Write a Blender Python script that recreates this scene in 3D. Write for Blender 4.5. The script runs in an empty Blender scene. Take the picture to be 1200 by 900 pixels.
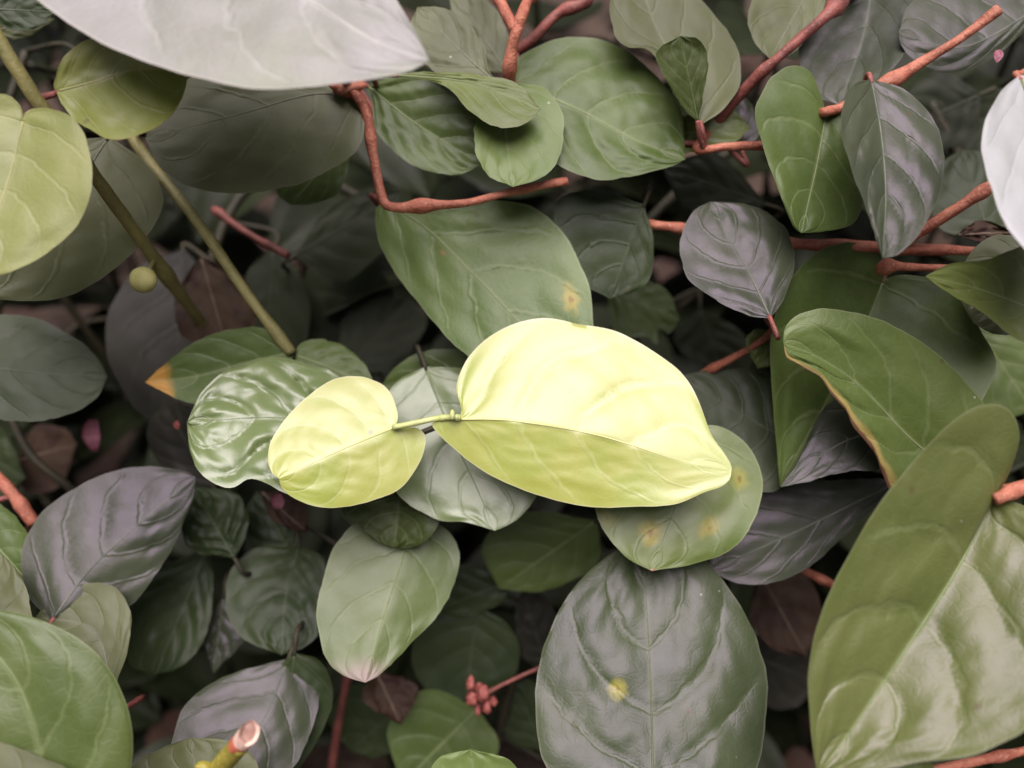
import bpy, bmesh, math, random
from mathutils import Vector, noise, Matrix

# ------------------------------------------------------------------ camera, sky, sun, exposure
scene = bpy.context.scene
COL = scene.collection
PITCH = math.radians(45)
HFOV = math.radians(62)
FPX = 600 / math.tan(HFOV / 2)          # focal length in photo pixels (photo 1200 wide)
D0 = 0.18                               # metres from lens to the bright young leaves
FOCUS_H = 0.21                          # their height above the soil
R = Vector((1, 0, 0)); F = Vector((0, math.cos(PITCH), -math.sin(PITCH))); U = R.cross(F)
CAM = Vector((0, 0, FOCUS_H)) - F * D0

cam = bpy.data.cameras.new('camera'); camo = bpy.data.objects.new('camera', cam); COL.objects.link(camo)
camo.location = CAM; camo.rotation_euler = (math.pi / 2 - PITCH, 0, 0)
cam.sensor_width = 36; cam.lens = 18 / math.tan(HFOV / 2)
cam.clip_start = 0.005; cam.clip_end = 5000
cam.dof.use_dof = True; cam.dof.focus_distance = D0 - 0.004; cam.dof.aperture_fstop = 7
scene.camera = camo

SUN_EL, SUN_AZ = math.radians(86), math.radians(190)     # azimuth clockwise from +Y
w = bpy.data.worlds.new('World'); scene.world = w; w.use_nodes = True
nt = w.node_tree; bg = nt.nodes['Background']
sky = nt.nodes.new('ShaderNodeTexSky'); sky.sky_type = 'NISHITA'; sky.sun_disc = False
sky.sun_elevation = SUN_EL; sky.sun_rotation = SUN_AZ
sky.air_density = 1.0; sky.dust_density = 6.0; sky.ozone_density = 1.0
hs = nt.nodes.new('ShaderNodeHueSaturation'); hs.inputs['Saturation'].default_value = 0.12
nt.links.new(sky.outputs[0], hs.inputs['Color']); nt.links.new(hs.outputs[0], bg.inputs['Color'])
bg.inputs['Strength'].default_value = 0.05
sl = bpy.data.lights.new('sun', 'SUN'); sl.energy = 4.5; sl.angle = math.radians(60); sl.color = (1.0, 0.915, 0.90)
so = bpy.data.objects.new('sun', sl); COL.objects.link(so)
sd = Vector((math.sin(SUN_AZ) * math.cos(SUN_EL), math.cos(SUN_AZ) * math.cos(SUN_EL), math.sin(SUN_EL)))
so.rotation_euler = sd.to_track_quat('Z', 'Y').to_euler(); so.location = sd * 3

scene.render.engine = 'CYCLES'
vs = scene.view_settings
vs.view_transform = 'Standard'; vs.look = 'None'; vs.gamma = 1; vs.use_curve_mapping = False
vs.exposure = 0.45
scene.cycles.max_bounces = 5; scene.cycles.diffuse_bounces = 3; scene.cycles.glossy_bounces = 2; scene.cycles.transmission_bounces = 3

# ------------------------------------------------------------------ helpers
def P(x, y, z=0.0):
    """photo pixel + centimetres in front of the focus plane -> world point"""
    d = D0 - z / 100
    return CAM + F * d + R * ((x - 600) / FPX * d) + U * ((450 - y) / FPX * d)

def catmull(pts, n=16):
    pts = [Vector(p) for p in pts]
    if len(pts) < 3:
        return [pts[0].lerp(pts[-1], i / n) for i in range(n + 1)]
    q = [pts[0] * 2 - pts[1]] + pts + [pts[-1] * 2 - pts[-2]]
    out = []
    for i in range(1, len(q) - 2):
        p0, p1, p2, p3 = q[i - 1:i + 3]
        for k in range(n):
            t = k / n
            out.append(0.5 * (2 * p1 + (p2 - p0) * t + (2 * p0 - 5 * p1 + 4 * p2 - p3) * t * t + (3 * p1 - p0 - 3 * p2 + p3) * t ** 3))
    out.append(pts[-1])
    return out

def resample(poly, ts):
    L = [0]
    for a, b in zip(poly, poly[1:]): L.append(L[-1] + (b - a).length)
    out = []; j = 0
    for t in ts:
        s = t * L[-1]
        while j < len(L) - 2 and L[j + 1] < s: j += 1
        seg = L[j + 1] - L[j]
        out.append(poly[j].lerp(poly[j + 1], 0 if seg < 1e-9 else min(1, (s - L[j]) / seg)))
    return out

def link(name, me, mat, parent=None, loc=None):
    o = bpy.data.objects.new(name, me); COL.objects.link(o)
    if mat is not None and me is not None and not me.materials: me.materials.append(mat)
    if loc is not None: o.location = loc
    if parent is not None:
        o.parent = parent
        o.location = Vector(o.location) - world_loc(parent)
    return o

def world_loc(o):
    v = Vector(o.location)
    while o.parent: o = o.parent; v = v + Vector(o.location)
    return v

def thing(name, label, cat, loc, group=None):
    o = bpy.data.objects.new(name, None); COL.objects.link(o)
    o.empty_display_size = 0.01
    o.location = loc; o['label'] = label; o['category'] = cat
    if group: o['group'] = group
    return o

# ------------------------------------------------------------------ materials
MATS = {}
class NT:
    def __init__(s, name):
        s.m = bpy.data.materials.new(name); s.m.use_nodes = True; s.t = s.m.node_tree; s.t.nodes.clear()
    def n(s, typ, **kw):
        o = s.t.nodes.new(typ)
        for k, v in kw.items():
            if k in o.bl_rna.properties.keys(): setattr(o, k, v)
            else: o.inputs[k].default_value = v
        return o
    def put(s, sock, v):
        if hasattr(v, 'links'): s.t.links.new(v, sock)
        else: sock.default_value = v
    def math(s, op, a, b=0.0, c=None, clamp=False):
        o = s.t.nodes.new('ShaderNodeMath'); o.operation = op; o.use_clamp = clamp
        s.put(o.inputs[0], a); s.put(o.inputs[1], b)
        if c is not None: s.put(o.inputs[2], c)
        return o.outputs[0]
    def step(s, x, lo, hi, a=0.0, b=1.0):
        o = s.t.nodes.new('ShaderNodeMapRange'); o.interpolation_type = 'SMOOTHSTEP'
        s.put(o.inputs[0], x); s.put(o.inputs[1], lo); s.put(o.inputs[2], hi); s.put(o.inputs[3], a); s.put(o.inputs[4], b)
        return o.outputs[0]
    def mix(s, f, a, b):
        o = s.t.nodes.new('ShaderNodeMix'); o.data_type = 'RGBA'
        s.put(o.inputs[0], f)
        for sk, v in ((o.inputs[6], a), (o.inputs[7], b)):
            if hasattr(v, 'links'): s.t.links.new(v, sk)
            else: sk.default_value = (*v[:3], 1)
        return o.outputs[2]

NV, VA = 4.7, 0.36          # lateral veins per side and how far they lean to the tip (shape and material agree)

def leaf_mat(key, c1, c2, vein, rough=0.32, spec=0.5, trans=0.25, tcol=None, edge=None, spots=(), tip=None, side=None, veinamt=0.24, bump=1.0, blotch=None, simple=False, coat=0.0, coat_ior=1.5, fine=0.0, stint=(0.97, 0.93, 1.0)):
    k = NT('leaf_' + key)
    uv = k.n('ShaderNodeUVMap').outputs[0]
    sp = k.n('ShaderNodeSeparateXYZ'); k.t.links.new(uv, sp.inputs[0])
    t = sp.outputs[0]; sv = k.math('SUBTRACT', k.math('MULTIPLY', sp.outputs[1], 2.0), 1.0); a = k.math('ABSOLUTE', sv)
    tc = k.n('ShaderNodeTexCoord'); rnd = k.n('ShaderNodeObjectInfo').outputs['Random']
    off = k.n('ShaderNodeVectorMath', operation='ADD'); k.t.links.new(tc.outputs['Object'], off.inputs[0])
    cmb = k.n('ShaderNodeCombineXYZ'); 
    for i in range(3): k.t.links.new(rnd, cmb.inputs[i])
    k.t.links.new(cmb.outputs[0], off.inputs[1]); co = off.outputs[0]
    def noi(scale, detail=3, rough_=0.55):
        o = k.n('ShaderNodeTexNoise', Scale=scale, Detail=detail, Roughness=rough_); k.t.links.new(co, o.inputs['Vector']); return o.outputs[0]
    n1 = noi(45, 1); n2 = noi(180, 2); n3 = noi(1400, 1) if not simple else 0.5
    # veins
    wob = k.math('MULTIPLY', k.math('SUBTRACT', n2, 0.5), 0.35)
    p = k.math('ADD', k.math('MULTIPLY', k.math('SUBTRACT', t, k.math('MULTIPLY', k.math('POWER', a, 1.25), VA)), NV), wob)
    d = k.math('ABSOLUTE', k.math('SUBTRACT', k.math('FRACT', k.math('ADD', p, 100.5)), 0.5))
    fade = k.step(a, 0.8, 1.0, 1.0, 0.0)
    vm = k.math('MULTIPLY', k.step(d, 0.01, 0.075, 1.0, 0.0), fade)
    mr = k.step(a, 0.012, 0.05, 1.0, 0.0)
    net = 0.0
    if not simple:
     vo = k.n('ShaderNodeTexVoronoi', feature='DISTANCE_TO_EDGE', Scale=420); 
     wv = k.n('ShaderNodeVectorMath', operation='ADD'); k.t.links.new(co, wv.inputs[0])
     nc = k.n('ShaderNodeTexNoise', Scale=300, Detail=0); k.t.links.new(co, nc.inputs['Vector'])
     sc = k.n('ShaderNodeVectorMath', operation='SCALE'); k.t.links.new(nc.outputs[1], sc.inputs[0]); sc.inputs['Scale'].default_value = 0.003
     k.t.links.new(sc.outputs[0], wv.inputs[1]); k.t.links.new(wv.outputs[0], vo.inputs['Vector'])
     net = k.step(vo.outputs['Distance'], 0.0, 0.12, 1.0, 0.0)
    col = k.mix(k.step(n1, 0.35, 0.68), c1, c2)
    col = k.mix(k.math('MULTIPLY', k.step(n2, 0.45, 0.75), 0.25), col, c2)
    if blotch:
        col = k.mix(k.math('MULTIPLY', k.step(noi(blotch[1], 2), 0.5, 0.6), blotch[2]), col, blotch[0])
    col = k.mix(k.math('MULTIPLY', net, 0.10 * (veinamt / 0.35)), col, vein)
    col = k.mix(k.math('MULTIPLY', vm, veinamt), col, vein)
    col = k.mix(k.math('MULTIPLY', mr, min(1, veinamt * 1.6)), col, vein)
    if edge: col = k.mix(k.math('MULTIPLY', k.step(a, 0.975, 1.0), 0.6), col, edge)
    if tip:
        q = k.math('ADD', t, k.math('MULTIPLY', k.math('SUBTRACT', n2, 0.5), 0.10))
        col = k.mix(k.step(q, tip[1], tip[2]), col, tip[0])
    if side:    # discoloured margin on one side only: (colour, sign, from)
        q = k.math('ADD', k.math('MULTIPLY', sv, side[1]), k.math('MULTIPLY', k.math('SUBTRACT', n2, 0.5), 0.25))
        col = k.mix(k.step(q, side[2], min(1.05, side[2] + 0.16)), col, side[0])
        col = k.mix(k.step(q, side[2] + 0.22, side[2] + 0.3), col, (0.12, 0.055, 0.03))
    for (st, ss, sr, scol) in spots:      # blemishes, position and radius in leaf coordinates
        dx = k.math('SUBTRACT', t, st); dy = k.math('MULTIPLY', k.math('SUBTRACT', sv, ss), 0.42)
        r = k.math('SQRT', k.math('ADD', k.math('MULTIPLY', dx, dx), k.math('MULTIPLY', dy, dy)))
        r = k.math('ADD', r, k.math('MULTIPLY', k.math('SUBTRACT', noi(500, 2), 0.5), sr * 1.1))
        col = k.mix(k.step(r, sr * 0.25, sr * 1.35, 0.8, 0.0), col, scol)
        col = k.mix(k.step(r, sr * 0.02, sr * 0.3, 0.7, 0.0), col, (scol[0] * 0.6, scol[1] * 0.35, scol[2] * 0.5))
    # dust specks and tiny pits
    if not simple:
     vd = k.n('ShaderNodeTexVoronoi', feature='F1', Scale=230); k.t.links.new(co, vd.inputs['Vector'])
     sepc = k.n('ShaderNodeSeparateColor'); k.t.links.new(vd.outputs['Color'], sepc.inputs[0])
     speck = k.math('MULTIPLY', k.step(vd.outputs['Distance'], 0.03, 0.09, 1.0, 0.0), k.math('GREATER_THAN', sepc.outputs[0], 0.93))
     col = k.mix(k.math('MULTIPLY', speck, 0.6), col, (0.55, 0.55, 0.5))
     fleck = k.math('MULTIPLY', k.step(vd.outputs['Distance'], 0.05, 0.22, 1.0, 0.0), k.math('LESS_THAN', sepc.outputs[1], 0.035))
     col = k.mix(k.math('MULTIPLY', fleck, 0.55), col, (0.10, 0.06, 0.025))
    # relief
    hgt = k.math('SUBTRACT', k.math('MULTIPLY', n3, 0.06), k.math('MULTIPLY', vm, 0.16))
    hgt = k.math('ADD', hgt, k.math('MULTIPLY', n2, 0.25))
    if fine: hgt = k.math('SUBTRACT', hgt, k.math('MULTIPLY', net, fine))
    bp = k.n('ShaderNodeBump', Strength=min(1.0, 0.4 * bump), Distance=0.0006); k.t.links.new(hgt, bp.inputs['Height'])
    pr = k.n('ShaderNodeBsdfPrincipled'); k.t.links.new(col, pr.inputs['Base Color'])
    k.put(pr.inputs['Roughness'], k.math('ADD', rough, k.math('MULTIPLY', k.math('SUBTRACT', n2, 0.5), 0.18)))
    pr.inputs['Specular IOR Level'].default_value = spec
    pr.inputs['Specular Tint'].default_value = (*stint, 1)  # lavender of the reflected sky put into the gloss colour
    pr.inputs['Coat Weight'].default_value = coat; pr.inputs['Coat Roughness'].default_value = 0.44; pr.inputs['Coat IOR'].default_value = coat_ior
    k.t.links.new(bp.outputs[0], pr.inputs['Normal'])
    tr = k.n('ShaderNodeBsdfTranslucent'); 
    tm = k.n('ShaderNodeMix', data_type='RGBA', blend_type='MULTIPLY'); tm.inputs[0].default_value = 1
    k.t.links.new(col, tm.inputs[6]); tm.inputs[7].default_value = (*(tcol or (1.0, 1.0, 0.45)), 1)
    k.t.links.new(tm.outputs[2], tr.inputs['Color'])
    mx = k.n('ShaderNodeMixShader'); mx.inputs[0].default_value = trans
    k.t.links.new(pr.outputs[0], mx.inputs[1]); k.t.links.new(tr.outputs[0], mx.inputs[2])
    out = k.n('ShaderNodeOutputMaterial'); k.t.links.new(mx.outputs[0], out.inputs[0])
    MATS[key] = k.m
    return k.m

def plain_mat(key, c1, c2, rough=0.5, spec=0.4, scale=250, bump=0.5, ring=None, sss=0):
    k = NT(key); tc = k.n('ShaderNodeTexCoord')
    no = k.n('ShaderNodeTexNoise', Scale=scale, Detail=5, Roughness=0.65); k.t.links.new(tc.outputs['Object'], no.inputs['Vector'])
    n2 = k.n('ShaderNodeTexNoise', Scale=scale * 5, Detail=4, Roughness=0.7); k.t.links.new(tc.outputs['Object'], n2.inputs['Vector'])
    col = k.mix(k.step(no.outputs[0], 0.35, 0.65), c1, c2)
    n0 = k.n('ShaderNodeTexNoise', Scale=scale * 0.3, Detail=1); k.t.links.new(tc.outputs['Object'], n0.inputs['Vector'])
    col = k.mix(k.math('MULTIPLY', k.step(n0.outputs[0], 0.45, 0.7), 0.5), col, tuple(v * 0.55 for v in c1))
    if ring: col = k.mix(k.math('MULTIPLY', k.step(n2.outputs[0], 0.52, 0.7), 0.7), col, ring)
    bp = k.n('ShaderNodeBump', Strength=bump, Distance=0.0008); k.t.links.new(k.math('ADD', no.outputs[0], k.math('MULTIPLY', n2.outputs[0], 0.5)), bp.inputs['Height'])
    pr = k.n('ShaderNodeBsdfPrincipled', Roughness=rough); pr.inputs['Specular IOR Level'].default_value = spec
    k.t.links.new(col, pr.inputs['Base Color']); k.t.links.new(bp.outputs[0], pr.inputs['Normal'])
    out = k.n('ShaderNodeOutputMaterial'); k.t.links.new(pr.outputs[0], out.inputs[0])
    MATS[key] = k.m
    return k.m

G = dict(vein=(0.21, 0.25, 0.11))
YEL = (0.42, 0.34, 0.06)
leaf_mat('lime', (0.365, 0.405, 0.028), (0.43, 0.45, 0.065), (0.52, 0.54, 0.22), rough=0.46, spec=1.0, coat=1.0, coat_ior=1.8, trans=0.28, tcol=(0.95, 1, 0.4), edge=(0.62, 0.56, 0.36), veinamt=0.3, bump=1.0, fine=0.04, blotch=((0.30, 0.42, 0.03), 70, 0.3), stint=(1.0, 0.90, 1))
leaf_mat('mature', (0.064, 0.098, 0.020), (0.094, 0.135, 0.034), rough=0.44, spec=0.42, edge=(0.15, 0.17, 0.08), bump=1.6, **G)
leaf_mat('bright', (0.098, 0.146, 0.032), (0.134, 0.186, 0.050), rough=0.44, spec=0.42, edge=(0.22, 0.26, 0.12), bump=1.6, **G)
leaf_mat('olive_green', (0.096, 0.124, 0.022), (0.128, 0.157, 0.036), rough=0.46, spec=0.5, edge=(0.24, 0.26, 0.13), fine=0.04, bump=1.4, **G)
leaf_mat('glossy_olive', (0.096, 0.122, 0.024), (0.128, 0.152, 0.038), rough=0.47, spec=0.9, edge=(0.22, 0.24, 0.12), fine=0.035, bump=2.4, stint=(0.92, 0.76, 1.0), **G)
leaf_mat('near_green', (0.070, 0.104, 0.020), (0.098, 0.134, 0.032), rough=0.46, spec=0.55, edge=(0.24, 0.26, 0.14), fine=0.05, bump=1.4, **G)
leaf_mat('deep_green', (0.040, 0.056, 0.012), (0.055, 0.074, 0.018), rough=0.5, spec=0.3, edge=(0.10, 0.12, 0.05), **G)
leaf_mat('dark', (0.023, 0.037, 0.011), (0.037, 0.054, 0.017), rough=0.45, spec=0.30, edge=(0.06, 0.07, 0.035), vein=(0.06, 0.075, 0.04), bump=2.0)  # understory copy, gap shade partly put into the base colour
leaf_mat('shade', (0.015, 0.020, 0.008), (0.025, 0.032, 0.013), rough=0.5, spec=0.22, edge=(0.035, 0.04, 0.02), vein=(0.035, 0.043, 0.025), simple=True)  # darkest copy, deep shade between leaves put into the base colour
leaf_mat('dusk', (0.018, 0.017, 0.012), (0.028, 0.026, 0.018), rough=0.45, spec=0.24, edge=(0.07, 0.065, 0.05), vein=(0.06, 0.062, 0.045), bump=1.6)  # brownish dark copy, shade on the far leaves put into the colour
leaf_mat('grey', (0.084, 0.094, 0.038), (0.118, 0.128, 0.058), rough=0.48, spec=0.38, edge=(0.14, 0.14, 0.09), vein=(0.14, 0.15, 0.085), bump=1.8)
leaf_mat('violet', (0.040, 0.052, 0.026), (0.060, 0.074, 0.038), rough=0.42, spec=0.62, stint=(0.90, 0.70, 1.0), edge=(0.11, 0.12, 0.085), vein=(0.10, 0.12, 0.075), veinamt=0.16, bump=2.4)  # green base; the lavender sky sheen comes from the tinted gloss
leaf_mat('slate', (0.034, 0.046, 0.020), (0.050, 0.064, 0.030), rough=0.46, spec=0.28, edge=(0.09, 0.095, 0.07), vein=(0.075, 0.085, 0.055), bump=1.8)
leaf_mat('olive', (0.21, 0.235, 0.060), (0.28, 0.295, 0.10), (0.36, 0.36, 0.18), rough=0.45, spec=0.6, trans=0.3, edge=(0.30, 0.27, 0.12), bump=1.4, fine=0.04)
leaf_mat('yellowing', (0.21, 0.24, 0.04), (0.29, 0.30, 0.08), (0.38, 0.36, 0.16), rough=0.42, spec=0.8, trans=0.3, edge=(0.34, 0.26, 0.07), bump=1.4)
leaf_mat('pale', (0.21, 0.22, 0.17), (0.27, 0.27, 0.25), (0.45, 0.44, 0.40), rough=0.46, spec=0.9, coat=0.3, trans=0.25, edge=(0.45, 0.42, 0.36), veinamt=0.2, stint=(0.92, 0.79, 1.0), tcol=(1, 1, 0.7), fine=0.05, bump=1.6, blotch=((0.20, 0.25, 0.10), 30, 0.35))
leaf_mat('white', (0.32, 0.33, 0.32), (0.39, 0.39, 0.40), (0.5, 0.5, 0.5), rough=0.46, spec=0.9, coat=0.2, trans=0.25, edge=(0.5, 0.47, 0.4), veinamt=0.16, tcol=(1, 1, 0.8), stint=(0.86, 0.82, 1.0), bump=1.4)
leaf_mat('crinkled', (0.13, 0.18, 0.055), (0.18, 0.235, 0.085), (0.26, 0.30, 0.19), rough=0.38, spec=1.0, coat=0.5, edge=(0.30, 0.33, 0.18), bump=2.2)
leaf_mat('spotted', (0.105, 0.152, 0.032), (0.15, 0.19, 0.055), rough=0.42, spec=0.6, edge=(0.30, 0.33, 0.15), spots=[(0.74, -0.25, 0.085, YEL), (0.62, 0.52, 0.06, (0.32, 0.27, 0.05)), (0.38, 0.72, 0.05, (0.33, 0.32, 0.06)), (0.66, -0.86, 0.05, (0.27, 0.27, 0.07))], tip=((0.42, 0.22, 0.15), 0.965, 0.99), bump=1.4, **G)
leaf_mat('one_spot', (0.042, 0.062, 0.020), (0.064, 0.086, 0.032), rough=0.47, spec=0.75, stint=(0.90, 0.76, 1.0), edge=(0.17, 0.18, 0.12), vein=(0.11, 0.13, 0.065), fine=0.03, bump=2.2, spots=[(0.51, -0.28, 0.035, (0.34, 0.31, 0.05))])
leaf_mat('spot_green', (0.095, 0.146, 0.036), (0.132, 0.186, 0.054), rough=0.45, spec=0.5, edge=(0.28, 0.32, 0.17), vein=(0.24, 0.27, 0.14), fine=0.05, bump=1.8, spots=[(0.72, 0.72, 0.05, (0.36, 0.29, 0.05)), (0.30, -0.12, 0.016, (0.36, 0.2, 0.10))])
leaf_mat('orange_tip', (0.070, 0.110, 0.022), (0.095, 0.138, 0.034), rough=0.44, spec=0.6, edge=(0.20, 0.22, 0.1), tip=((0.50, 0.26, 0.05), 0.80, 0.88), bump=1.4, **G)
leaf_mat('bitten', (0.088, 0.128, 0.026), (0.12, 0.162, 0.04), rough=0.45, spec=0.55, edge=(0.22, 0.24, 0.13), side=((0.32, 0.25, 0.08), 1.0, 0.66), fine=0.04, bump=1.6, **G)
leaf_mat('pink_tip', (0.085, 0.122, 0.030), (0.12, 0.158, 0.046), rough=0.44, spec=0.65, edge=(0.24, 0.27, 0.14), tip=((0.26, 0.195, 0.17), 0.80, 0.98), bump=1.4, **G)
leaf_mat('withered', (0.042, 0.023, 0.014), (0.070, 0.042, 0.026), (0.08, 0.052, 0.034), rough=0.65, spec=0.25, trans=0.15, tcol=(1, .8, .5), blotch=((0.04, 0.02, 0.015), 120, 0.85))
leaf_mat('litter', (0.036, 0.018, 0.013), (0.064, 0.034, 0.024), (0.08, 0.05, 0.035), rough=0.65, spec=0.3, trans=0.1, tcol=(1, .8, .5), simple=True)
plain_mat('red_bark', (0.32, 0.090, 0.055), (0.47, 0.165, 0.105), rough=0.5, ring=(0.50, 0.26, 0.19), scale=260, bump=0.9)
plain_mat('maroon_bark', (0.15, 0.045, 0.04), (0.27, 0.08, 0.065), rough=0.5, ring=(0.35, 0.15, 0.12))
plain_mat('olive_stem', (0.17, 0.155, 0.055), (0.23, 0.20, 0.075), rough=0.45, ring=(0.26, 0.24, 0.12))
plain_mat('dull_stem', (0.022, 0.020, 0.010), (0.04, 0.032, 0.017), rough=0.6)
plain_mat('yellow_stem', (0.25, 0.21, 0.03), (0.32, 0.27, 0.05), rough=0.45, ring=(0.5, 0.45, 0.15))
plain_mat('lime_stem', (0.42, 0.46, 0.16), (0.50, 0.52, 0.24), rough=0.45, bump=0.25)
plain_mat('cut_wood', (0.62, 0.38, 0.32), (0.75, 0.55, 0.46), rough=0.6, scale=400)
plain_mat('wound', (0.42, 0.10, 0.06), (0.50, 0.16, 0.08), rough=0.55, scale=500)
plain_mat('pith', (0.30, 0.16, 0.13), (0.42, 0.26, 0.22), rough=0.7, scale=700)
plain_mat('pink_petal', (0.50, 0.16, 0.24), (0.70, 0.34, 0.42), rough=0.5, scale=300)
plain_mat('berry_red', (0.24, 0.055, 0.05), (0.36, 0.11, 0.09), rough=0.5, scale=300)
plain_mat('pale_bud', (0.42, 0.40, 0.14), (0.52, 0.48, 0.20), rough=0.5, scale=300, bump=0.3)
VEINM = {}
def vein_mat(key):
    c = {'lime': ((0.55, 0.56, 0.20), (0.62, 0.60, 0.28)), 'pale': ((0.45, 0.44, 0.40), (0.52, 0.5, 0.46)),
         'dark': ((0.04, 0.055, 0.025), (0.06, 0.075, 0.038)), 'shade': ((0.024, 0.03, 0.014), (0.034, 0.04, 0.02)), 'dusk': ((0.026, 0.025, 0.017), (0.038, 0.036, 0.025)), 'slate': ((0.05, 0.06, 0.035), (0.07, 0.08, 0.05)), 'deep_green': ((0.06, 0.08, 0.025), (0.08, 0.1, 0.035)), 'one_spot': ((0.075, 0.095, 0.04), (0.10, 0.12, 0.055)), 'violet': ((0.09, 0.10, 0.08), (0.13, 0.13, 0.1)),  # dark, shade and dusk midribs carry the same painted shade
         'grey': ((0.11, 0.12, 0.08), (0.15, 0.15, 0.10)), 'olive': ((0.25, 0.26, 0.09), (0.32, 0.3, 0.13)), 'yellowing': ((0.25, 0.26, 0.09), (0.32, 0.3, 0.13)),
         'withered': ((0.15, 0.1, 0.07), (0.2, 0.14, 0.1))}.get(key, ((0.13, 0.17, 0.065), (0.18, 0.21, 0.095)))
    kk = str(c)
    if kk not in VEINM: VEINM[kk] = plain_mat('midrib_%d' % len(VEINM), *c, rough=0.45, bump=0.2)
    return VEINM[kk]

# ------------------------------------------------------------------ mesh builders
def tube_mesh(name, pts, radii, sides=10, knob=0.10, seed=0, cap=True):
    """pts world positions (already smooth), radii metres per point; local to pts[0]"""
    bm = bmesh.new(); o = pts[0]; rings = []
    tan0 = (pts[1] - pts[0]).normalized(); nrm = tan0.orthogonal().normalized()
    for i, p in enumerate(pts):
        tg = (pts[min(i + 1, len(pts) - 1)] - pts[max(i - 1, 0)]).normalized()
        nrm = (nrm - tg * nrm.dot(tg)).normalized(); bn = tg.cross(nrm)
        ring = []
        for k in range(sides):
            a = 2 * math.pi * k / sides
            dr = nrm * math.cos(a) + bn * math.sin(a)
            rr = radii[i] * (1 + knob * noise.noise(Vector((p.x * 300 + math.cos(a) + seed, p.y * 300 + math.sin(a), p.z * 300))))
            ring.append(bm.verts.new(p + dr * rr - o))
        rings.append(ring)
    for a, b in zip(rings, rings[1:]):
        for k in range(sides):
            bm.faces.new((a[k], a[(k + 1) % sides], b[(k + 1) % sides], b[k]))
    if cap:
        bm.faces.new(rings[0][::-1]); bm.faces.new(rings[-1])
    bmesh.ops.recalc_face_normals(bm, faces=bm.faces)
    me = bpy.data.meshes.new(name); bm.to_mesh(me); bm.free()
    for f in me.polygons: f.use_smooth = True
    return me

def stem(parent, pts, rpx, mat, name='stem', nodes=(), n=10, label=None, knob=0.12, r_end=None):
    """pts (px, py, z); rpx radius in photo pixels; nodes: (fraction, swelling)"""
    poly = catmull([P(*p) for p in pts], 12)
    N = max(24, int(1.6 * len(poly)))
    ts = [i / (N - 1) for i in range(N)]
    poly = resample(poly, ts)
    rad = []
    for i, p in enumerate(poly):
        d = (p - CAM).dot(F); t = ts[i]
        rp = rpx + ((r_end if r_end is not None else rpx) - rpx) * t
        r = rp * (0.88 if 'bark' in mat else 1) / FPX * d
        if 'bark' in mat:
            sl_ = t * (poly[-1] - poly[0]).length
            r *= 0.88 + 0.22 * noise.noise(Vector((sl_ * 140, len(poly), 3.3))) + 0.30 * math.exp(-(((sl_ / 0.017 + 0.37) % 1.0 - 0.5) / 0.10) ** 2)
        for nf, sw in nodes: r *= 1 + sw * math.exp(-((t - nf) / 0.045) ** 2)
        rad.append(r)
    me = tube_mesh(name, poly, rad, sides=n, knob=knob, seed=len(bpy.data.objects))
    o = link(name, me, MATS[mat], parent, poly[0])
    if label: o['label'] = label
    parent_stems.setdefault(parent.name, []).extend(poly)
    return o
parent_stems = {}

def crisp(bm):
    bm.normal_update()
    for e in bm.edges:
        if len(e.link_faces) == 2 and e.link_faces[0].normal.dot(e.link_faces[1].normal) < 0.5: e.smooth = False

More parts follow.
